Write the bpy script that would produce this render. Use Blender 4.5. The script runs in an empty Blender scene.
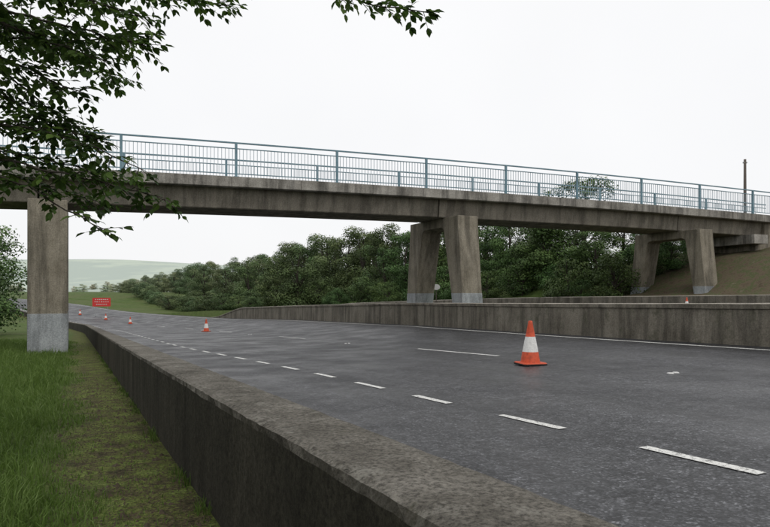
import bpy, math, random
import numpy as np
from mathutils import Vector
random.seed(7)
scn=bpy.context.scene
scn.view_settings.view_transform='Standard'; scn.view_settings.look='None'; scn.view_settings.exposure=0

# ------------------------------------------------------------------ helpers
def clamp(x,a,b): return max(a,min(b,x))
def sstep(x):
    x=clamp(x,0,1); return x*x*(3-2*x)
def link(o,parent=None):
    scn.collection.objects.link(o)
    if parent: o.parent=parent
    return o
def mesh_obj(name,verts,faces,mats,parent=None,smooth=False,fmat=None):
    me=bpy.data.meshes.new(name); me.from_pydata([tuple(v) for v in verts],[],faces)
    for m in mats: me.materials.append(m)
    if fmat is not None: me.polygons.foreach_set('material_index',fmat)
    if smooth: me.polygons.foreach_set('use_smooth',[True]*len(me.polygons))
    me.update()
    o=bpy.data.objects.new(name,me); return link(o,parent)
def empty(name,loc=(0,0,0)):
    o=bpy.data.objects.new(name,None); o.location=loc; o.empty_display_size=.3; return link(o)
def add_attr(me,name,vals):
    a=me.attributes.new(name,'FLOAT','POINT'); a.data.foreach_set('value',np.asarray(vals,dtype=np.float32))
def bevel(o,w,seg=2):
    m=o.modifiers.new('bevel','BEVEL'); m.width=w; m.segments=seg; m.limit_method='ANGLE'
    return o

class M:
    def __init__(s,name,rough=.85,spec=.3):
        s.m=bpy.data.materials.new(name); s.m.use_nodes=True; s.nt=s.m.node_tree
        s.b=s.nt.nodes['Principled BSDF']; s.b.inputs['Roughness'].default_value=rough
        s.b.inputs['Specular IOR Level'].default_value=spec
        s.out=s.nt.nodes['Material Output']
        g=s.n('ShaderNodeNewGeometry'); s.pos=g.outputs['Position']; s.nor=g.outputs['Normal']
    def n(s,t,**k):
        x=s.nt.nodes.new(t)
        for a,v in k.items(): setattr(x,a,v)
        return x
    def l(s,a,b): s.nt.links.new(a,b)
    def noise(s,scale,detail=6,rough=.6,vec=(1,1,1),src=None):
        mp=s.n('ShaderNodeMapping'); mp.inputs['Scale'].default_value=vec
        s.l(src if src is not None else s.pos,mp.inputs['Vector'])
        t=s.n('ShaderNodeTexNoise'); t.inputs['Scale'].default_value=scale
        t.inputs['Detail'].default_value=detail; t.inputs['Roughness'].default_value=rough
        s.l(mp.outputs[0],t.inputs['Vector']); return t.outputs['Fac']
    def vor(s,scale):
        t=s.n('ShaderNodeTexVoronoi'); t.inputs['Scale'].default_value=scale; s.l(s.pos,t.inputs['Vector']); return t
    def cell(s,scale):
        sc=s.n('ShaderNodeSeparateColor'); s.l(s.vor(scale).outputs['Color'],sc.inputs[0]); return sc.outputs[0]
    def ramp(s,fac,stops):
        r=s.n('ShaderNodeValToRGB'); e=r.color_ramp.elements
        while len(e)<len(stops): e.new(.5)
        for i,(p,c) in enumerate(stops):
            e[i].position=p; e[i].color=(c,c,c,1) if isinstance(c,(int,float)) else (*c,1)
        s.l(fac,r.inputs[0]); return r.outputs[0]
    def mix(s,fac,a,b,mode='MIX'):
        x=s.n('ShaderNodeMix',data_type='RGBA',blend_type=mode)
        for sock,v in ((x.inputs[0],fac),(x.inputs[6],a),(x.inputs[7],b)):
            if hasattr(v,'links'): s.l(v,sock)
            elif isinstance(v,(int,float)): sock.default_value=v
            else: sock.default_value=(*v,1)
        return x.outputs[2]
    def math(s,op,a,b=0.0):
        x=s.n('ShaderNodeMath',operation=op)
        for sock,v in zip(x.inputs,(a,b)):
            if hasattr(v,'links'): s.l(v,sock)
            else: sock.default_value=v
        return x.outputs[0]
    def attr(s,name):
        return s.n('ShaderNodeAttribute',attribute_name=name).outputs['Fac']
    def color(s,c):
        if hasattr(c,'links'): s.l(c,s.b.inputs['Base Color'])
        else: s.b.inputs['Base Color'].default_value=(*c,1)
        return s
    def bump(s,h,strength=.5,dist=.02):
        b=s.n('ShaderNodeBump'); b.inputs['Strength'].default_value=strength; b.inputs['Distance'].default_value=dist
        s.l(h,b.inputs['Height']); s.l(b.outputs[0],s.b.inputs['Normal']); return s

def concrete(name,lo,hi,moss=None,bumpd=.02,stain=.6,topc=None):
    m=M(name,.9,.25)
    a=m.ramp(m.noise(1.1,6,.7),[(.3,lo),(.7,hi)])
    sp=m.ramp(m.noise(22,4,.75),[(.35,.7),(.62,1.15)])
    c=m.mix(1,a,sp,'MULTIPLY')
    st=m.ramp(m.noise(2.0,6,.7,(1,1,.1)),[(.40,stain),(.56,1.0)])
    c=m.mix(1,c,st,'MULTIPLY')
    if moss:
        c=m.mix(m.ramp(m.noise(2.2,7,.75),[(.52,0),(.66,.75)]),c,moss)
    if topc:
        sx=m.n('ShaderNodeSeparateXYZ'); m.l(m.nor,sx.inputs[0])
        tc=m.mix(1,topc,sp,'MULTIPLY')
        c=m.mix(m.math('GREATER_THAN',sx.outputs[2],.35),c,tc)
    m.color(c); m.bump(m.noise(30,5,.7),.6,bumpd); return m.m
def flat(name,c,rough=.6,var=.25,scale=6):
    m=M(name,rough,.4)
    v=m.ramp(m.noise(scale,4,.7),[(.3,1-var),(.7,1.0)])
    m.color(m.mix(1,c,v,'MULTIPLY')); return m.m

M_conc=concrete('bridge_concrete',(.19,.168,.127),(.30,.27,.215),stain=.5)
M_conc_d=concrete('girder_concrete',(.18,.162,.132),(.275,.25,.205),stain=.58)
M_edge=concrete('edge_beam_concrete',(.21,.195,.17),(.43,.41,.37),stain=.45)
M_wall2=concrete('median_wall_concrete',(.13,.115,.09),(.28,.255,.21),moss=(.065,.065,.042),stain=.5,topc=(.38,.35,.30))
M_paint=concrete('base_paint',(.26,.28,.29),(.41,.43,.44),stain=.55)
M_rail=flat('teal_rail_paint',(.17,.29,.35),.5,.3,3)
M_bar=flat('bar_paint',(.32,.42,.48),.5,.25,3)
M_white=flat('white_sleeve',(.70,.70,.68),.5,.35,25)
M_orange=flat('cone_orange',(.66,.09,.03),.6,.45,14)
M_black=flat('black_rubber',(.02,.02,.02),.7)
M_wood=flat('weathered_wood',(.12,.10,.085),.9)
M_galv=flat('galvanised_steel',(.35,.36,.37),.5)
M_red=flat('sign_red',(.6,.04,.035),.5,.1)
M_bark=flat('bark',(.055,.045,.035),.95,.5,9)
M_soilc=flat('soil_clods',(.09,.07,.045),.95,.6,40)

# near parapet wall
m=M('near_wall_concrete',.95,.2)
top=m.ramp(m.noise(2.2,8,.78),[(.3,(.065,.06,.048)),(.48,(.14,.13,.11)),(.7,(.24,.225,.195))])
spk=m.ramp(m.noise(48,4,.8),[(.36,.4),(.5,1.0),(.66,1.5)])
c=m.mix(1,top,spk,'MULTIPLY')
c=m.mix(m.ramp(m.noise(6,6,.75),[(.56,0),(.66,.55)]),c,(.31,.30,.26))
c=m.mix(m.ramp(m.noise(3.7,6,.75),[(.60,0),(.70,.75)]),c,(.06,.06,.03))
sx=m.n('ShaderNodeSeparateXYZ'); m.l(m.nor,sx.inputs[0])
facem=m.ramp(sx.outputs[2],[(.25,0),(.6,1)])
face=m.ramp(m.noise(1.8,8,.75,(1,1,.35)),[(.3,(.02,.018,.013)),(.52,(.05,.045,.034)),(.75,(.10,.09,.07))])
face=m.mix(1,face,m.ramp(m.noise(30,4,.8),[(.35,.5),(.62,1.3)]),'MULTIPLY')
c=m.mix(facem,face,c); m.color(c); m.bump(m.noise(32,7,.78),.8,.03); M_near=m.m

# asphalt
m=M('asphalt',.5,.4)
cb=m.n('ShaderNodeCombineXYZ'); m.l(m.attr('rt'),cb.inputs[0]); m.l(m.attr('rs'),cb.inputs[1])
band=m.ramp(m.noise(1.0,5,.65,(1,.035,1),src=cb.outputs[0]),[(.35,.66),(.65,1.3)])
a=m.ramp(m.noise(.5,6,.7),[(.3,(.034,.035,.038)),(.7,(.060,.061,.065))])
c=m.mix(1,a,band,'MULTIPLY')
stones=m.ramp(m.cell(64),[(0,.25),(.5,.75),(.8,1.2),(.94,2.0),(1,3.2)])
c=m.mix(1,c,stones,'MULTIPLY')
c=m.mix(1,c,m.ramp(m.cell(24),[(0,.6),(.6,1.0),(1,1.5)]),'MULTIPLY')
ag2=m.ramp(m.noise(5,6,.8),[(.36,.66),(.64,1.38)])
c=m.mix(1,c,ag2,'MULTIPLY')
m.color(c); m.l(m.ramp(m.noise(.6,6,.65),[(.38,.36),(.62,.62)]),m.b.inputs['Roughness'])
m.bump(m.math('ADD',m.cell(64),m.math('MULTIPLY',m.noise(12,4,.7),.8)),.8,.014); M_asph=m.m
m=M('road_marking_paint',.6,.3)
w=m.mix(m.ramp(m.noise(24,6,.85),[(.41,0),(.49,1)]),(.12,.12,.12),(.70,.70,.67)); m.color(w); m.bump(m.noise(60,3,.7),.4,.01); M_mark=m.m

# ground
m=M('ground_cover',.95,.15)
g=m.ramp(m.noise(1.1,7,.75),[(.3,(.04,.065,.016)),(.5,(.075,.118,.028)),(.72,(.12,.16,.05))])
g=m.mix(m.ramp(m.noise(.12,4,.6),[(.4,0),(.65,.6)]),g,(.11,.12,.05))
fine=m.ramp(m.noise(24,4,.8),[(.3,.45),(.65,1.3)])
g=m.mix(1,g,fine,'MULTIPLY')
so=m.ramp(m.noise(3.2,8,.82),[(.36,(.026,.021,.012)),(.45,(.08,.066,.036)),(.52,(.10,.115,.03)),(.60,(.13,.17,.042)),(.72,(.18,.155,.09))])
so=m.mix(1,so,m.ramp(m.noise(34,3,.85),[(.36,.3),(.64,1.75)]),'MULTIPLY')
c=m.mix(m.attr('soil'),g,so)
bk=m.ramp(m.noise(2.0,7,.78),[(.35,(.06,.045,.03)),(.48,(.13,.095,.07)),(.56,(.06,.08,.03)),(.66,(.17,.13,.10))])
c=m.mix(m.attr('bank'),c,bk)
hazy_fld=m.mix(m.ramp(m.noise(.010,5,.65,(1,.4,1)),[(.46,0),(.54,1)]),(.47,.53,.45),(.40,.46,.41))  # far field colours with pale aerial haze painted in
c=m.mix(m.attr('haze'),c,hazy_fld)
m.color(c); m.bump(m.noise(18,6,.75),.8,.05); M_ground=m.m

def leafmat(name,dark,mid,light,trans=.3):
    m=M(name,.6,.25)
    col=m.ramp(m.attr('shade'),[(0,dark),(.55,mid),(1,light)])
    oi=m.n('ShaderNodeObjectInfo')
    col=m.mix(1,col,oi.outputs['Color'],'MULTIPLY')
    m.color(col)
    if trans>0:
        t=m.n('ShaderNodeBsdfTranslucent'); m.l(col,t.inputs['Color'])
        x=m.n('ShaderNodeMixShader'); x.inputs[0].default_value=trans
        m.l(m.b.outputs[0],x.inputs[1]); m.l(t.outputs[0],x.inputs[2]); m.l(x.outputs[0],m.out.inputs[0])
    return m.m
M_leafbg=leafmat('tree_foliage',(.024,.045,.011),(.062,.112,.028),(.11,.172,.05),0)
M_leafnear=leafmat('near_leaves',(.02,.042,.010),(.05,.095,.018),(.11,.18,.035),.4)
M_grass=leafmat('grass_blades',(.055,.095,.018),(.105,.175,.032),(.18,.25,.08),.3)

# ------------------------------------------------------------------ road alignment (s along road, t across)
def off(s):
    if s<60: return 0
    if s<160: return .0022*(s-60)**2
    return 22+.44*(s-160)
def xy(s,t):
    tt=t-off(s); return (.888*tt-.46*s,.46*tt+.888*s)
def st(X,Y):
    s=-.46*X+.888*Y; return s,.888*X+.46*Y+off(s)
def zr(s):
    s=max(s,-40)
    z=-.0352*(s-10.56)
    if s<=70: return z
    if s<=138: return z+.0007*(s-70)**2
    z138=-.0352*(138-10.56)+.0007*68**2
    return z138+2.6*(1-math.exp(-(s-138)*.06/2.6))
def cf(s): return (.045+.001*clamp(s,0,85))*(1-.7*sstep((s-90)/50))
def surf(s,t):
    d=t-10; d=.5*(d+math.sqrt(d*d+1.0))-.05
    return zr(s)+cf(s)*min(d,12)
TF=[(-40,12.5),(-6,13.0),(8.7,15.0),(29,17.3),(52,18.2),(75,17.9),(110,17.5),(5000,17.5)]
def tf(s): return float(np.interp(s,[a for a,b in TF],[b for a,b in TF]))
def hw(s): return (1.05+.25*clamp((s-9)/25,0,1))
def z2(s):
    return surf(s,tf(s))+(hw(s)-.3)*(1-sstep((s-78)/40))
def edge(s): return -.02-.16*math.sin(s*1.1)-.1*math.sin(s*3.3)   # grass / worn path boundary
def height(s,t):
    X,Y=xy(s,t)
    w=.04*math.sin(X*1.3+Y*.7)+.03*math.sin(Y*2.1-X*.9)
    if t<1.1:
        z=zr(s)-.17+.03*clamp(-t-1,0,6)+w*.5*clamp(-t,0,1)
        z+=4.6*sstep((-t-9)/9)*(1-sstep((s-60)/40))
    elif t<tf(s)+.15: z=surf(s,t)-.07
    elif t<28.6: z=z2(s)-.04
    else:
        B=4.1-2.9*sstep((s-32)/30)
        z=z2(s)+.05+B*sstep((t-32)/10)+w*2
    d=math.hypot(X,Y)
    n=math.sin(X*.004+1)*math.cos(Y*.003)+.5*math.sin(X*.011+Y*.006)
    z+=sstep((d-450)/1300)*(80+8*n)
    return z
S=list(np.arange(-40,0,2.5))+list(np.arange(0,34,.6))+list(np.arange(34,110,2))+list(np.arange(110,240,5))+list(np.geomspace(240,4200,46))
S=[-400,-150]+S
Tn=list(-np.geomspace(4000,12,34))+list(np.arange(-11,-3,.8))+list(np.arange(-3,1.05,.22))+[1.09,1.11]
Tf=list(np.geomspace(31,5000,46))
verts=[];soil=[];bank=[];haze=[]
for s in S:
    f=tf(s)
    T=Tn+list(np.linspace(1.6,f-.3,12))+[f+.1,f+.16]+list(np.linspace(f+1,28,8))+[28.55,28.65]+[29.5,30.2]+Tf
    cols=len(T)
    for t in T:
        X,Y=xy(s,t); verts.append((X,Y,height(s,t)))
        p=sstep((t-edge(s)+.25)/.45) if t<1.1 else 0
        soil.append(clamp(p,0,1)*.92)
        b=sstep((t-29)/1)*(1-sstep((s-27)/8))*.9 if t>28.6 else 0
        bank.append(b)
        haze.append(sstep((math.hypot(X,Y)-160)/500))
faces=[(i*cols+j,i*cols+j+1,(i+1)*cols+j+1,(i+1)*cols+j) for i in range(len(S)-1) for j in range(cols-1)]
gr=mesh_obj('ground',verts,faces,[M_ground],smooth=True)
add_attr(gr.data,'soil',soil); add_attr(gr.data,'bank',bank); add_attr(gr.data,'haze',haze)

def strip(name,ss,t0,t1,zo,mat,n=1,zf=surf,parent=None):
    v=[];f=[];rt=[];rs=[]
    for s in ss:
        a,b=t0(s),t1(s)
        for k in range(n+1):
            t=a+(b-a)*k/n; X,Y=xy(s,t); v.append((X,Y,zf(s,t)+zo)); rt.append(t); rs.append(s)
    for i in range(len(ss)-1):
        for k in range(n): q=i*(n+1)+k; f.append((q,q+1,q+n+2,q+n+1))
    o=mesh_obj(name,v,f,[mat],parent,smooth=True); add_attr(o.data,'rt',rt); add_attr(o.data,'rs',rs); return o
RS=list(np.arange(-40,40,1.0))+list(np.arange(40,240,2.0))+list(np.arange(240,420,10))
strip('road',RS,lambda s:1.2,lambda s:tf(s)+.1,0,M_asph,24)
strip('road',list(np.arange(-40,86,1.5)),lambda s:tf(s)+3.2,lambda s:27.95,.03,M_asph,4,zf=lambda s,t:z2(s))
V=[];F=[]
def mark(s0,s1,tfn,w,zf=surf,zo=.008):
    n=max(1,int((s1-s0)/.5)); b=len(V)
    for i in range(n+1):
        s=s0+(s1-s0)*i/n; t=tfn(s)
        e=random.uniform(-.008,.008)
        for tt in (t-w/2+e,t+w/2+random.uniform(-.008,.008)):
            X,Y=xy(s,tt); V.append((X,Y,zf(s,tt)+zo))
    for i in range(n): q=b+2*i; F.append((q,q+1,q+3,q+2))
s=.66
while s<110:
    mark(s+random.uniform(-.05,.05),s+1.0+random.uniform(-.06,.06),lambda q:4.5-.6*sstep((q-10)/18),.115); s+=2.03
for s0 in [-17,-2.5,13,28.3,44,60,76,92,108]:
    mark(s0,s0+4.3,lambda q:10.2,.11)
mark(-30,240,lambda q:tf(q)-.6,.11)
mark(110,240,lambda q:4.0,.15)
mesh_obj('road_markings',V,F,[M_mark])
sv=[];sf=[]
for s0 in [-9,7.5,22.6,38,54]:
  for dt in (-.06,.09):
    X,Y=xy(s0,9.95+dt); z=surf(s0,9.95+dt); b=len(sv)
    for (a,c,h) in [(-.05,-.05,0),(.05,-.05,0),(.05,.05,0),(-.05,.05,0),(-.035,-.03,.018),(.035,-.03,.018),(.035,.03,.018),(-.035,.03,.018)]:
        sv.append((X+a,Y+c,z+h+.004))
    for q in [(4,5,6,7),(0,1,5,4),(1,2,6,5),(2,3,7,6),(3,0,4,7)]: sf.append(tuple(b+k for k in q))
mesh_obj('road_studs',sv,sf,[M_white])

def wall(name,ss,prof,mat,jit=.006,lf=0.0):
    v=[];f=[];n=len(prof(ss[0]))
    for s in ss:
        P=prof(s)
        for k,(t,z) in enumerate(P):
            X,Y=xy(s,t); wv=lf*(math.sin(s*2.1+k)+math.sin(s*5.3+k*2)*.7+math.sin(s*11.7+k*3)*.5)
            v.append((X+random.uniform(-jit,jit)+wv,Y+random.uniform(-jit,jit),z+random.uniform(-jit,jit)+wv*.6))
    for i in range(len(ss)-1):
        for k in range(n-1): q=i*n+k; f.append((q,q+n,q+n+1,q+1))
    f.append(tuple(range(n))); f.append(tuple(reversed(range((len(ss)-1)*n,len(ss)*n))))
    return mesh_obj(name,v,f,[mat])
ss=list(np.arange(-8,14,.09))+list(np.arange(14,40,.4))+list(np.arange(40,150,1.5))
def pn(s):
    z=zr(s)+.656; return [(.86,z-1.3),(.868,z-.5),(.872,z-.045),(.885,z-.012),(.915,z),(1.0,z+.004),(1.1,z+.004),(1.2,z),(1.285,z-.002),(1.315,z-.015),(1.33,z-.05),(1.335,z-1.0)]
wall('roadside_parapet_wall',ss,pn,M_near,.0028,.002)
def pf(s):
    e=1-sstep((s-70)/14)
    b=surf(s,tf(s)); z=b+hw(s)*e+.02; t=tf(s)
    return [(t-.02,b-.2),(t,b+.02),(t+.02,z-.16),(t-.03,z-.14),(t-.03,z-.02),(t,z),(t+.38,z),(t+.41,z-.03),(t+.42,b-.2)]
wall('median_wall',list(np.arange(-20,84,.7)),pf,M_wall2,.006)
def pg(s):
    e=1-sstep((s-62)/14); b=z2(s); z=b+.62*e+.02
    return [(28,b-.3),(28.02,z-.03),(28.04,z),(28.36,z),(28.4,z-.03),(28.42,b-.3)]
wall('verge_wall',list(np.arange(-20,78,.8)),pg,M_wall2,.006)

# ------------------------------------------------------------------ footbridge
ex,ey=.9285,.3714; nx,ny=-.3714,.9285
def bx(X,nn): return (X+nx*nn, 30.2+.4*X+ny*nn)
def dz(X): return 7.11-.00054*(X-9)**2
bridge=empty('footbridge')
W=3.9
def bsweep(name,Xs,prof,mat,closed=True):
    v=[];f=[];n=len(prof)
    for X in Xs:
        for (a,z) in prof:
            x,y=bx(X,a); v.append((x,y,dz(X)+z))
    for i in range(len(Xs)-1):
        for k in range(n if closed else n-1):
            q=i*n+k; r=i*n+(k+1)%n; f.append((q,r,r+n,q+n))
    f.append(tuple(range(n-1,-1,-1))); f.append(tuple(range((len(Xs)-1)*n,len(Xs)*n)))
    return mesh_obj(name,v,f,[mat],bridge)
XS=list(np.arange(-28,31,1.5))
def segs(name,prof,mat):
    x=-28.0;k=0
    while x<29.5:
        bsweep('%s_%d'%(name,k),[x+.008,x+1.5,x+3.0-.008],prof,mat); x+=3.0;k+=1
segs('edge_beam_near',[(0,.05),(0,-.40),(.05,-.43),(.35,-.43),(.35,.05)],M_edge)
bsweep('edge_beam_far',XS,[(W-.35,.05),(W-.35,-.43),(W-.05,-.43),(W,-.40),(W,.05)],M_edge)
bsweep('deck_slab',XS,[(.352,0),(.352,-.40),(W-.352,-.40),(W-.352,0)],M_conc_d)
for k,(a,b) in enumerate([(-27.9,-14.3),(-14.22,3.05),(3.13,18.9),(18.98,30)]):
    bsweep('girder_%d'%k,list(np.linspace(a,b,12)),[(.55,-.402),(.66,-1.3),(.70,-1.34),(W-.70,-1.34),(W-.66,-1.3),(W-.55,-.402)],M_conc_d)
def railsweep(name,a,z,w,h,mat):
    bsweep(name,XS,[(a-w/2,z-h/2),(a-w/2,z+h/2),(a+w/2,z+h/2),(a+w/2,z-h/2)],mat)
def boxes(name,items,mat):
    v=[];f=[]
    for (X,a,z0,z1,w,d) in items:
        b=len(v); cx,cy=bx(X,a)
        for zz in (z0,z1):
            for (p,q) in ((-1,-1),(1,-1),(1,1),(-1,1)):
                v.append((cx+ex*p*w/2+nx*q*d/2,cy+ey*p*w/2+ny*q*d/2,dz(X)+zz))
        for q in [(0,3,2,1),(4,5,6,7),(0,1,5,4),(1,2,6,5),(2,3,7,6),(3,0,4,7)]: f.append(tuple(b+k for k in q))
    return mesh_obj(name,v,f,[mat],bridge)
posts=[-11.3+4.5*k for k in range(-3,10)]
for side,a in (('near',.14),('far',W-.14)):
    railsweep('top_rail_'+side,a,1.62,.085,.06,M_rail)
    railsweep('second_rail_'+side,a,1.36,.05,.04,M_rail)
    railsweep('bottom_rail_'+side,a,.2,.05,.04,M_rail)
    boxes('posts_'+side,[(X,a,.052,1.588,.11,.10) for X in posts],M_rail)
    boxes('post_plates_'+side,[(X,a,.051,.075,.24,.2) for X in posts],M_rail)
    bars=[];X=-27.5
    while X<29.5:
        if min(abs(X-p) for p in posts)>.09: bars.append((X,a,.223,1.337,.022,.022))
        X+=.15
    boxes('infill_bars_'+side,bars,M_bar)
qx,qy=.46,-.888; px_,py_=.888,.46
def hexa(name,C,bot,topp,z0,z1,mat,parent,bv=.03):
    v=[]
    for (q0,q1,p0,p1),z in ((bot,z0),(topp,z1)):
        for (q,p) in ((q0,p0),(q1,p0),(q1,p1),(q0,p1)):
            v.append((C[0]+qx*q+px_*p,C[1]+qy*q+py_*p,z))
    o=mesh_obj(name,v,[(0,1,2,3),(7,6,5,4),(4,5,1,0),(5,6,2,1),(6,7,3,2),(7,4,0,3)],[mat],parent)
    return bevel(o,bv)
def pier(C,gz,Xn,w,bh,qb=(2.1,2.95),qt=(1.05,2.5)):
    zt=dz(Xn)-1.34; zc=zt-.5; g=gz-.4
    out=[(-qb[1],g),(-qt[1],zc),(-qt[1]+.02,zt),(qt[1]-.02,zt),(qt[1],zc),(qb[1],g),(qb[0],g),(qt[0],zc-.12),(qt[0]-.22,zc),(-qt[0]+.22,zc),(-qt[0],zc-.12),(-qb[0],g)]
    v=[];n=len(out)
    for p in (-w/2,w/2):
        for (q,z) in out: v.append((C[0]+qx*q+px_*p,C[1]+qy*q+py_*p,z))
    f=[tuple(range(n)),tuple(range(2*n-1,n-1,-1))]+[(k,k+n,(k+1)%n+n,(k+1)%n) for k in range(n)]
    o=mesh_obj('pier_frame',v,f,[M_conc],bridge); bevel(o,.03)
    for sg,nm in ((1,'near'),(-1,'far')):
        ff=(bh+.4)/(zc-gz+.4); fi=(bh+.4)/(zc-.12-g); e=.005
        ii=qb[0]+(qt[0]-qb[0])*fi-e; oo=qb[1]+(qt[1]-qb[1])*ff+e
        a=sorted((sg*ii,sg*oo)); bb=sorted((sg*(qb[0]-e),sg*(qb[1]+e)))
        hexa('painted_base_'+nm,C,(bb[0],bb[1],-w/2-e,w/2+e),(a[0],a[1],-w/2-e,w/2+e),g+.01,gz+bh,M_paint,bridge,.02)
def gh(X,Y): s,t=st(X,Y); return height(s,t)
pier((-14.75,26.4),-.75,-14,1.42,1.6,(1.55,2.5),(1.4,2.4))
pier((3.2,33.6),.75,3.1,1.27,.95,(2.15,2.98),(1.1,2.5))
pier((19.0,39.7),1.35,18.9,1.27,.8,(2.15,2.9),(1.4,2.45))
def abut(name,X,z0,sgn):
    v=[]
    prof=[(0,-1.345),(0,z0-8),(sgn*4,z0-8),(sgn*4,-.45),(sgn*.9,-.45),(sgn*.9,-1.345)]
    for a in (.36,W-.36):
        for (d,z) in prof:
            x,y=bx(X+d*.93,a); v.append((x,y,dz(X)+z))
    n=len(prof); f=[tuple(range(n)),tuple(range(2*n-1,n-1,-1))]+[(k,k+n,(k+1)%n+n,(k+1)%n) for k in range(n)]
    mesh_obj(name,v,f,[M_conc],bridge)
    boxes(name+'_shelf',[(X-sgn*.3,W/2,-1.95,-1.347,1.3,W+.6)],M_edge)
abut('abutment',25.2,3.2,1); abut('abutment_b',-24,3.2,-1)

# ------------------------------------------------------------------ cones
def cone_mesh(H):
    v=[];f=[];fm=[];N=28
    prof=[(0.225,.06,0),(.212,.09,0),(.180,.30,0),(.178,.302,1),(.112,.64,1),(.11,.642,0),(.072,.83,0),(.055,.93,0),(.045,.99,0),(.03,1.0,0),(.028,.96,0)]
    for r,z,_ in prof:
        for k in range(N):
            a=2*math.pi*k/N; v.append((r*H*math.cos(a),r*H*math.sin(a),z*H))
    for i in range(len(prof)-1):
        for k in range(N):
            f.append((i*N+k,i*N+(k+1)%N,(i+1)*N+(k+1)%N,(i+1)*N+k)); fm.append(1 if (prof[i][2]==1) else 0)
    b=len(v); R=.29*H; c=.05*H
    oc=[(-R+c,-R),(R-c,-R),(R,-R+c),(R,R-c),(R-c,R),(-R+c,R),(-R,R-c),(-R,-R+c)]
    for z,k in ((.015,1),(.045,1),(.065,.93)):
        for (x,y) in oc: v.append((x*k,y*k,z*H))
    for l in range(2):
        for k in range(8): f.append((b+l*8+k,b+l*8+(k+1)%8,b+(l+1)*8+(k+1)%8,b+(l+1)*8+k)); fm.append(2 if l==0 else 0)
    f.append(tuple(b+16+k for k in range(8))); fm.append(0)
    f.append(tuple(b+7-k for k in range(8))); fm.append(2)
    for sx in (-1,1):
        for sy in (-1,1):
            q=len(v)
            for z in (0,.016):
                for (dx,dy) in ((-.05,-.05),(.05,-.05),(.05,.05),(-.05,.05)): v.append(((sx*.22+dx)*H,(sy*.22+dy)*H,z*H))
            for w in [(0,3,2,1),(4,5,6,7),(0,1,5,4),(1,2,6,5),(2,3,7,6),(3,0,4,7)]: f.append(tuple(q+k for k in w)); fm.append(2)
    me=bpy.data.meshes.new('traffic_cone'); me.from_pydata(v,[],f)
    for mm in (M_orange,M_white,M_black): me.materials.append(mm)
    me.polygons.foreach_set('material_index',fm); me.update()
    for p in me.polygons: p.use_smooth = p.index<(len(prof)-1)*N
    return me
CM=cone_mesh(1.0)
def cone(s,t,z=None,sc=1.0,rot=.3):
    o=bpy.data.objects.new('traffic_cone',CM); X,Y=xy(s,t)
    o.location=(X,Y,(surf(s,t) if z is None else z)+.006); o.scale=(sc,)*3; o.rotation_euler=(0,0,rot); link(o)
cone(10.56,9.18,rot=.25)
cone(49.2,9.38,rot=.9)
cone(92,9.3,rot=.2)
cone(107,9.4,rot=.5); cone(122,9.4,rot=.5)
s_,t_=st(.503*27,27); cone(s_,t_,z2(s_)+.03,.5,.4)

# ------------------------------------------------------------------ signs
def box(name,c,d,mat,parent,rz=0):
    v=[];x,y,z=d
    ca,sa=math.cos(rz),math.sin(rz)
    for k in ((-1,-1,-1),(1,-1,-1),(1,1,-1),(-1,1,-1),(-1,-1,1),(1,-1,1),(1,1,1),(-1,1,1)):
        a,b=k[0]*x/2,k[1]*y/2
        v.append((c[0]+a*ca-b*sa,c[1]+a*sa+b*ca,c[2]+k[2]*z/2))
    return mesh_obj(name,v,[(0,3,2,1),(4,5,6,7),(0,1,5,4),(1,2,6,5),(2,3,7,6),(3,0,4,7)],[mat],parent)
sg=empty('roadworks_sign'); X,Y=-49.6,105; zb=surf(*st(X,Y))
rz=.35
def off2(dx,dy): return (X+dx*math.cos(rz)-dy*math.sin(rz),Y+dx*math.sin(rz)+dy*math.cos(rz))
box('panel',(X,Y,.35),(2.9,.05,1.5),M_red,sg,rz)
for i,(dz_,w) in enumerate(((.45,2.2),(.05,2.4),(-.38,1.8))):
    for j in range(7):
        a=off2(-w/2+w*(j+.5)/7,-.032); box('text_%d_%d'%(i,j),(a[0],a[1],.35+dz_),(w/7*random.uniform(.35,.7),.006,.13),M_white,sg,rz)
for dx in (-1,1):
    a=off2(dx,.08); box('post',(a[0],a[1],(1.0+zb)/2),(.09,.09,1.0-zb),M_galv,sg,rz)
    a=off2(dx,.5); box('brace_foot',(a[0],a[1],zb+.06),(.09,1.0,.09),M_galv,sg,rz)
ms=empty('round_marker_sign'); Xs,Ys=3.55,41.5; zb=gh(Xs,Ys)
v=[];N=24
for yy in (-.02,.02):
    for k in range(N):
        a=2*math.pi*k/N; v.append((Xs+.26*math.cos(a),Ys+yy,2.15+.2*math.sin(a)))
f=[tuple(range(N)),tuple(range(2*N-1,N-1,-1))]+[(k,k+N,(k+1)%N+N,(k+1)%N) for k in range(N)]
mesh_obj('disc',v,f,[M_white],ms); box('post',(Xs,Ys+.06,(2.3+zb)/2),(.05,.05,2.3-zb),M_wood,ms)

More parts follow.
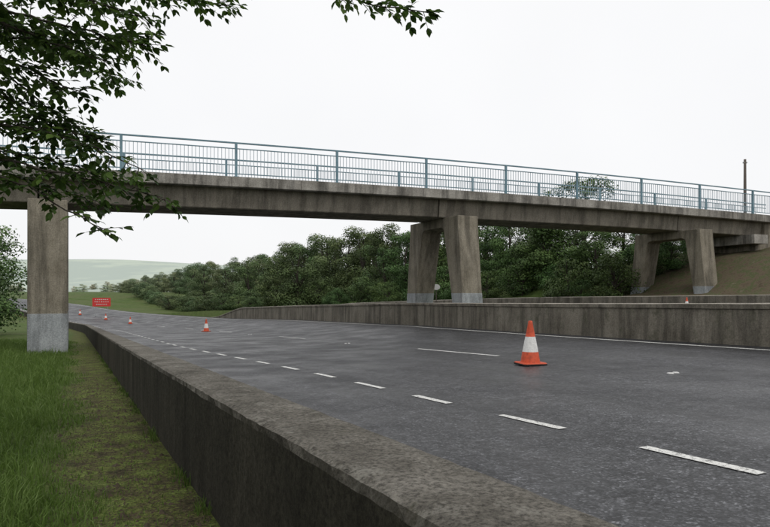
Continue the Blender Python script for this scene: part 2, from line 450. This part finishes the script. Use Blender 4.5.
# ------------------------------------------------------------------ tubes/trees
def tube(v,f,pts,rad,N=8):
    b0=len(v); n=len(pts)
    for i,(p,r) in enumerate(zip(pts,rad)):
        r=float(r)
        d=(Vector(pts[min(i+1,n-1)])-Vector(pts[max(i-1,0)])).normalized()
        a=d.orthogonal().normalized(); c=d.cross(a)
        for k in range(N):
            an=2*math.pi*k/N; q=Vector(p)+(a*math.cos(an)+c*math.sin(an))*r; v.append(tuple(q))
    for i in range(n-1):
        for k in range(N):
            f.append((b0+i*N+k,b0+i*N+(k+1)%N,b0+(i+1)*N+(k+1)%N,b0+(i+1)*N+k))
def rvec(R):
    return Vector((R.gauss(0,1),R.gauss(0,1),R.gauss(0,1))).normalized()
up=empty('utility_pole'); Xp,Yp=27.6,46; zb=gh(Xp,Yp)
v=[];f=[]; tube(v,f,[(Xp,Yp,zb-.3),(Xp,Yp,9),(Xp,Yp,12)],[.14,.11,.09],12); f.append(tuple(range(len(v)-12,len(v))))
mesh_obj('shaft',v,f,[M_wood],up,smooth=True)
box('cap_bracket',(Xp,Yp,11.75),(.3,.1,.1),M_galv,up)

def tree_mesh(seed,H,Rr,base,nleaf,ls=.3):
    R=random.Random(seed); v=[];f=[]
    tube(v,f,[(0,0,-.6),(R.uniform(-.1,.1),.05,H*.25),(R.uniform(-.3,.3),R.uniform(-.3,.3),H*.6),(R.uniform(-.4,.4),R.uniform(-.4,.4),H*.92)],[H*.026,H*.02,H*.012,.03])
    lobes=[]
    for k in range(34):
        zf=R.random(); z=base+(H-base)*(zf*.92)
        prof=math.sin(math.pi*clamp(.12+zf*.80,0,1))**.7
        an=R.uniform(0,6.283); rr=Rr*prof*R.uniform(.25,.95)
        lr=R.uniform(.17,.38)*Rr*(1-.3*zf)
        c=Vector((math.cos(an)*rr,math.sin(an)*rr,min(z,H-lr*.8)))
        lobes.append((c,lr,R.uniform(-.28,.28)))
        if k%3==0: tube(v,f,[(0,0,max(.6,c.z*.5)),tuple(c*.5+Vector((0,0,c.z*.3))),tuple(c)],[.09,.05,.02],5)
    nb=len(f); fm=[0]*nb; sh=[0]*len(v)
    wts=[l[1]**2 for l in lobes]; pick=R.choices(lobes,wts,k=nleaf)
    for c,lr,lb in pick:
        d=rvec(R)
        if d.z<-.3 and R.random()<.5: d.z=-d.z
        p=c+Vector((d.x,d.y,d.z*.8))*lr*(R.uniform(.7,1.1) if R.random()<.8 else R.uniform(1.05,1.4))
        if p.z<.1: continue
        nrm=(d+rvec(R)*.6+Vector((0,0,.3))).normalized(); a=nrm.orthogonal().normalized(); bb=nrm.cross(a); th=R.uniform(0,6.28)
        a,bb=a*math.cos(th)+bb*math.sin(th),bb*math.cos(th)-a*math.sin(th)
        s=ls*R.uniform(.5,1.1); q=len(v)
        v.extend([tuple(p-a*s*.5),tuple(p+bb*s*.34+nrm*.03),tuple(p+a*s*.5),tuple(p-bb*s*.34-nrm*.02)]); f.append((q,q+1,q+2,q+3)); fm.append(1)
        val=clamp(.40+lb+.32*d.z+R.uniform(-.18,.18),0,1); sh.extend([val]*4)  # lobe tops painted lighter, undersides darker, plus random leaf tone
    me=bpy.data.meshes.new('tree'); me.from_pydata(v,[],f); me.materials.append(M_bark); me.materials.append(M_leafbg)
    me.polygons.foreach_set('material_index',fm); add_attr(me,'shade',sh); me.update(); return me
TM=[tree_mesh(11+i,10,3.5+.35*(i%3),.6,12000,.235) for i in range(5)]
BM=[tree_mesh(41+i,4,2.6,.2,5500,.19) for i in range(3)]
def put(name,meshes,X,Y,topz,H,hz=0,wide=1.0,z=None):
    zb=gh(X,Y) if z is None else z
    sc=(topz-zb)/H
    o=bpy.data.objects.new(name,random.choice(meshes)); o.location=(X,Y,zb); o.scale=(sc*wide,sc*wide,sc); o.rotation_euler=(0,0,random.uniform(0,6.28))
    b=random.uniform(.75,1.25); yl=random.uniform(.85,1.15)
    g=1+1.5*hz; o.color=(b*yl*(g+1.3*hz),b*g,b*(g+3.4*hz),1); link(o)  # distance haze painted into the tint: paler and bluer with hz
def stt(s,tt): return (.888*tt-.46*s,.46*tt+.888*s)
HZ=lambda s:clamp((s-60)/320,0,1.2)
s=44
while s<430:
    tt=random.uniform(38,43); X,Y=stt(s,tt)
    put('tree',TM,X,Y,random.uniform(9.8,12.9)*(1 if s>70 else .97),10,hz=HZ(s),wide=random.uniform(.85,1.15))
    if s<120:
        X,Y=stt(s+2,tt+random.uniform(5,9)); put('tree',TM,X,Y,random.uniform(10.4,13.2)*(1 if s>70 else .97),10,hz=HZ(s),wide=1.15)
    s+=5 if s<150 else 9
s=88
while s<420:
    X,Y=stt(s,random.uniform(26,31)); put('tree',TM,X,Y,random.uniform(6.8,9.6)+(s-88)*.006,10,hz=HZ(s),wide=random.uniform(1.0,1.35)); s+=6.5 if s<200 else 11
s=78
while s<210:
    X,Y=stt(s,random.uniform(20,24)-(s-78)*.06); zb=gh(X,Y); put('shrub',BM,X,Y,zb+random.uniform(1.6,3.6),4,hz=HZ(s),wide=1.3); s+=4.2
s=30
while s<90:
    X,Y=stt(s,random.uniform(33,36)); put('shrub',BM,X,Y,gh(X,Y)+random.uniform(1.6,4.2),4,hz=HZ(s)); s+=3.8
for (X,Y,tz) in [(17.3,52,12.0),(21,53,8.6),(24,52,8.0),(27,53,8.2),(31,54,8.2),(35,53,8.4),(39,50,8.5),(14,53,8.8),(19.5,45.5,6.9),(22,47,7.2),(24.5,48,7.0),(16.5,47,7),(27.5,51,7.6)]:
    put('tree',TM,X,Y,tz,10,wide=1.5)
for (X,Y) in [(19,43.5),(21.3,44.5),(23.4,45.2),(25.3,46.6),(28.5,49),(31,49),(34,47),(16.5,44),(26.5,43.5),(20.3,42.6),(22.6,43.6),(14.2,43.5),(24.6,42.4)]:
    put('shrub',BM,X,Y,gh(X,Y)+random.uniform(1.0,2.4),4)
for (X,Y,tz) in [(-30.8,43,8.2),(-35,50,9),(-27.5,35,8.5),(-30,30,9),(-40,58,9)]:
    put('tree',TM,X,Y,tz,10,wide=1.1)
for k in range(40):
    Yd=random.uniform(240,620); u=random.uniform(-.70,-.36); X=u*Yd
    put('tree',TM,X,Yd,gh(X,Yd)+random.uniform(4,7),10,hz=1.3+.5*Yd/600,wide=1.8)

# ------------------------------------------------------------------ near overhanging tree
R=random.Random(5)
bv=[];bf=[];lv=[];lf=[];lsd=[]
def leaf(p,d,up,L,val):
    d=d.normalized(); side=d.cross(up)
    if side.length<1e-3: side=d.orthogonal()
    side.normalize(); n=side.cross(d).normalized(); w=L*.29; q=len(lv)
    pts=[p,p+d*L*.28+side*w*.85+n*L*.05,p+d*L*.6+side*w*.9+n*L*.04,p+d*L-n*L*.1,p+d*L*.6-side*w*.9+n*L*.04,p+d*L*.28-side*w*.85+n*L*.05,p+d*L*.3,p+d*L*.62-n*L*.01]
    lv.extend(tuple(x) for x in pts); lf.extend([(q,q+1,q+6),(q+1,q+2,q+7,q+6),(q+2,q+3,q+7),(q,q+6,q+5),(q+6,q+7,q+4,q+5),(q+7,q+3,q+4)])
    lsd.extend([val]*8)
def twig(p,d,L,lsz=.092):
    d=d.normalized(); pts=[p.copy()]; n=max(3,int(L/.042)); cur=p.copy(); sd=1
    base=R.uniform(.05,.85)
    for i in range(n):
        d=(d+Vector((0,0,-.035))+rvec(R)*.09).normalized(); cur=cur+d*(L/n); pts.append(cur.copy())
        side=d.cross(Vector((0,0,1))).normalized()*sd; sd=-sd
        ld=(d*.75+side*1.0+Vector((0,0,R.uniform(-.6,.1)))+rvec(R)*.25)
        leaf(cur,ld,Vector((0,0,1))+rvec(R)*.6,lsz*R.uniform(.6,1.15),clamp(base+R.uniform(-.25,.25),0,1))
    leaf(cur,d,Vector((0,0,1)),lsz*.9,base)
    tube(bv,bf,[tuple(x) for x in pts],list(np.linspace(.004,.0015,len(pts))),4)
def limb(P,r0,r1,start=.3,per=3,tl=(.15,.4),flatz=.6):
    P=[Vector(p) for p in P]; pts=[]
    for i in range(len(P)-1):
        n=max(2,int((P[i+1]-P[i]).length/.1))
        for k in range(n): pts.append(P[i].lerp(P[i+1],k/n)+rvec(R)*.012)
    pts.append(P[-1]); m=len(pts)
    tube(bv,bf,[tuple(x) for x in pts],[r0+(r1-r0)*(i/(m-1))**.7 for i in range(m)],7)
    for i in range(int(m*start),m):
        d0=(pts[min(i+1,m-1)]-pts[max(i-1,0)]).normalized()
        for _ in range(int(per+R.random())):
            rv=rvec(R); rv.z*=flatz
            L=R.uniform(*tl)*(1-.35*i/m); twig(pts[i],d0*.6+rv+Vector((0,0,-.12)),L)
    twig(pts[-1],pts[-1]-pts[-3],tl[0])
tz0=gh(-5.3,3.6)
tube(bv,bf,[(-5.3,3.6,tz0-.3),(-5.3,3.6,tz0+.3),(-5.25,3.65,1.8),(-5.2,3.7,3.4),(-5.1,3.8,5.2),(-5.0,3.9,7.5)],[.30,.23,.19,.16,.11,.04],14)
A=(-5.2,3.7,3.6)
limb([A,(-4.2,4.5,4.1),(-3.3,4.9,4.12),(-2.5,5,4.08),(-1.9,5,4.12),(-1.25,5.0,4.15)],.045,.005,.3,3.0,(.12,.32))
limb([A,(-4.1,4.7,4.2),(-3.2,5.2,4.05),(-2.7,5.3,3.95),(-2.2,5.4,3.85)],.04,.005,.35,5)
limb([A,(-4.0,4.6,4.1),(-3.3,5,3.92),(-2.85,5.1,3.75),(-2.4,5.1,3.6)],.04,.005,.35,5,(.15,.38))
limb([A,(-4.0,4.9,3.9),(-3.4,5.2,3.7),(-2.95,5.3,3.5),(-2.7,5.3,3.4)],.04,.005,.35,5.5)
limb([A,(-4.0,5.2,4.1),(-3.5,5.6,4.0),(-3.0,5.8,4.05),(-2.5,6,4.2)],.04,.005,.3,6.5)
limb([A,(-4.0,4.9,3.7),(-3.5,5.3,3.45),(-3.2,5.4,3.25),(-2.9,5.4,3.1)],.035,.005,.35,5.5)
limb([A,(-4.0,4.4,4.4),(-3.0,4.6,4.1),(-2.4,4.7,3.95),(-2.0,4.8,3.85)],.035,.005,.35,4)
limb([A,(-4.0,4.4,4.6),(-3.0,5.5,4.55),(-2.2,5.8,4.5),(-1.6,6,4.5)],.035,.005,.35,4.5)
limb([A,(-4.2,5.2,4.4),(-3.7,6.0,4.3),(-3.3,6.4,4.1),(-2.9,6.6,4.0)],.035,.005,.35,6)
limb([A,(-4.3,5.2,4.0),(-3.9,6.0,3.9),(-3.6,6.4,3.6),(-3.3,6.6,3.4)],.035,.005,.35,5)
B=(-5.25,3.65,2.3)
limb([B,(-4.0,4.7,2.95),(-3.3,5,3.04),(-2.8,5,2.96),(-2.4,5,2.82),(-2.05,5,2.66)],.035,.004,.4,3.8,(.12,.34))
limb([B,(-4.0,4.7,2.75),(-3.4,5,2.78),(-2.9,5,2.66),(-2.3,5,2.52),(-1.85,5,2.40)],.03,.004,.4,3.6,(.1,.32))
limb([B,(-4.0,4.7,2.6),(-3.4,5,2.65),(-2.9,4.9,2.48),(-2.6,4.9,2.30),(-2.3,4.9,2.14)],.03,.004,.45,2.8,(.1,.28))
limb([B,(-4.0,4.9,3.0),(-3.5,5.3,3.15),(-3.0,5.4,3.12),(-2.6,5.4,3.0)],.03,.004,.4,5,(.12,.32))
limb([B,(-4.0,4.9,2.8),(-3.5,5.2,2.9),(-3.0,5.4,2.8),(-2.5,5.4,2.7)],.03,.004,.4,5,(.12,.32))
limb([B,(-4.0,5.1,2.7),(-3.6,5.6,2.75),(-3.2,5.9,2.65),(-2.9,6.0,2.55)],.03,.004,.4,4.5,(.12,.32))
limb([(-5.1,3.8,5.0),(-3,4.8,5.5),(-1.2,5,5.1),(-.65,5,4.35),(-.4,5,4.1),(0,5,4.0),(.32,5,3.96)],.05,.004,.74,3.2,(.08,.26))
limb([(-5.0,3.9,6.0),(-4,3.5,6.8),(-3,3,7)],.05,.006,.3,2,(.3,.6))
limb([(-5.0,3.9,5.6),(-5.6,3.0,6.2),(-6.2,2,6.6)],.05,.006,.3,2,(.3,.6))
nt=empty('overhanging_tree')
mesh_obj('branches',bv,bf,[M_bark],nt,smooth=True)
lo=mesh_obj('leaves',lv,lf,[M_leafnear],nt); add_attr(lo.data,'shade',lsd)

# ------------------------------------------------------------------ verge grass
gv=[];gf=[];gs=[]
def blade(X,Y,z,h,w,val):
    a=R.uniform(0,6.283); ca,sa=math.cos(a),math.sin(a); l=R.uniform(.1,.8)*h; b=R.uniform(0,6.283); lx,ly=math.cos(b)*l,math.sin(b)*l; q=len(gv)
    gv.extend([(X-ca*w,Y-sa*w,z),(X+ca*w,Y+sa*w,z),(X+ca*w*.8+lx*.3,Y+sa*w*.8+ly*.3,z+h*.55),(X-ca*w*.8+lx*.3,Y-sa*w*.8+ly*.3,z+h*.55),(X+lx,Y+ly,z+h*(1-.3*l/h))])
    gf.extend([(q,q+1,q+2,q+3),(q+3,q+2,q+4)]); gs.extend([val]*5)
for i in range(125000):
    s=2.0+40*R.random()**1.9; t=.85-(1.5+.14*s)*R.random()**.8*1.6
    ed=edge(s); inpath=t>ed+R.gauss(0,.12)
    cl=.5+.5*math.sin(t*5.3+s*1.3+1)*math.cos(s*2.9-t*2)
    if inpath and R.random()>(.10+.6*max(0,cl-.4)): continue
    X,Y=xy(s,t)
    if math.hypot(X,Y)<1.5: continue
    if inpath: h=R.uniform(.015,.06)
    else: h=R.uniform(.10,.30)*(.55+.7*cl)*clamp(.4+(ed-t)*.9,.35,1.2)
    if not inpath and R.random()<.02: h*=1.6
    blade(X,Y,height(s,t)-.01,h,R.uniform(.002,.0045)*(1+s*.06),clamp(.3+.35*cl+R.uniform(-.3,.35),0,1))
for i in range(2500):
    s=1.5+25*R.random()**1.5; t=.86-abs(R.gauss(0,.06)); X,Y=xy(s,t)
    if math.sin(s*2.7)+math.sin(s*6.1)>.1: blade(X,Y,height(s,t)-.01,R.uniform(.04,.14),.004,R.random()*.6)
g=mesh_obj('verge_grass',gv,gf,[M_grass]); add_attr(g.data,'shade',gs)
cv=[];cfc=[]
for i in range(6500):
    s=1.8+14*R.random()**1.5; t=R.uniform(-.2,.84); X,Y=xy(s,t); z=height(s,t); r=R.uniform(.005,.017)*(2.5 if R.random()<.05 else 1); q=len(cv); a=R.random()*6.28
    for k in range(4): cv.append((X+r*math.cos(a+k*1.57)*R.uniform(.6,1.4),Y+r*math.sin(a+k*1.57)*R.uniform(.6,1.4),z-.004))
    cv.append((X,Y,z+r*R.uniform(.4,.9))); cfc+= [(q,q+1,q+4),(q+1,q+2,q+4),(q+2,q+3,q+4),(q+3,q,q+4)]
mesh_obj('path_litter',cv,cfc,[M_soilc])

# ------------------------------------------------------------------ sky, sun, camera
w=bpy.data.worlds.new("World"); scn.world=w; w.use_nodes=True; nt_=w.node_tree
bg=nt_.nodes['Background']; bg.inputs['Strength'].default_value=.1
sky=nt_.nodes.new('ShaderNodeTexSky'); sky.sky_type='NISHITA'; sky.sun_disc=False
el,az=math.radians(55),math.radians(140); sky.sun_elevation=el; sky.sun_rotation=az; sky.dust_density=4
mx=nt_.nodes.new('ShaderNodeMix'); mx.data_type='RGBA'; mx.inputs[0].default_value=.93
tc=nt_.nodes.new('ShaderNodeTexCoord'); no=nt_.nodes.new('ShaderNodeTexNoise'); no.inputs['Scale'].default_value=1.6; no.inputs['Detail'].default_value=4
cr=nt_.nodes.new('ShaderNodeValToRGB'); cr.color_ramp.elements[0].position=.3; cr.color_ramp.elements[0].color=(9.6,9.62,9.75,1); cr.color_ramp.elements[1].position=.75; cr.color_ramp.elements[1].color=(10.4,10.4,10.45,1)
nt_.links.new(tc.outputs['Generated'],no.inputs['Vector']); nt_.links.new(no.outputs['Fac'],cr.inputs[0])
nt_.links.new(sky.outputs[0],mx.inputs[6]); nt_.links.new(cr.outputs[0],mx.inputs[7]); nt_.links.new(mx.outputs[2],bg.inputs['Color'])
sd=bpy.data.lights.new('sun','SUN'); sd.energy=.8; sd.angle=math.radians(20); sd.color=(1,.96,.90)
so_=bpy.data.objects.new('sun',sd); link(so_)
dirv=Vector((math.sin(az)*math.cos(el),math.cos(az)*math.cos(el),math.sin(el))); so_.rotation_euler=dirv.to_track_quat('Z','Y').to_euler()
cd=bpy.data.cameras.new('camera'); cam=bpy.data.objects.new('camera',cd); link(cam)
cam.location=(0,0,1.6); cam.rotation_euler=(math.radians(90),0,0); cd.sensor_width=36; cd.lens=28.05; cd.shift_y=.0409; cd.clip_end=12000; cd.clip_start=.05
scn.camera=cam
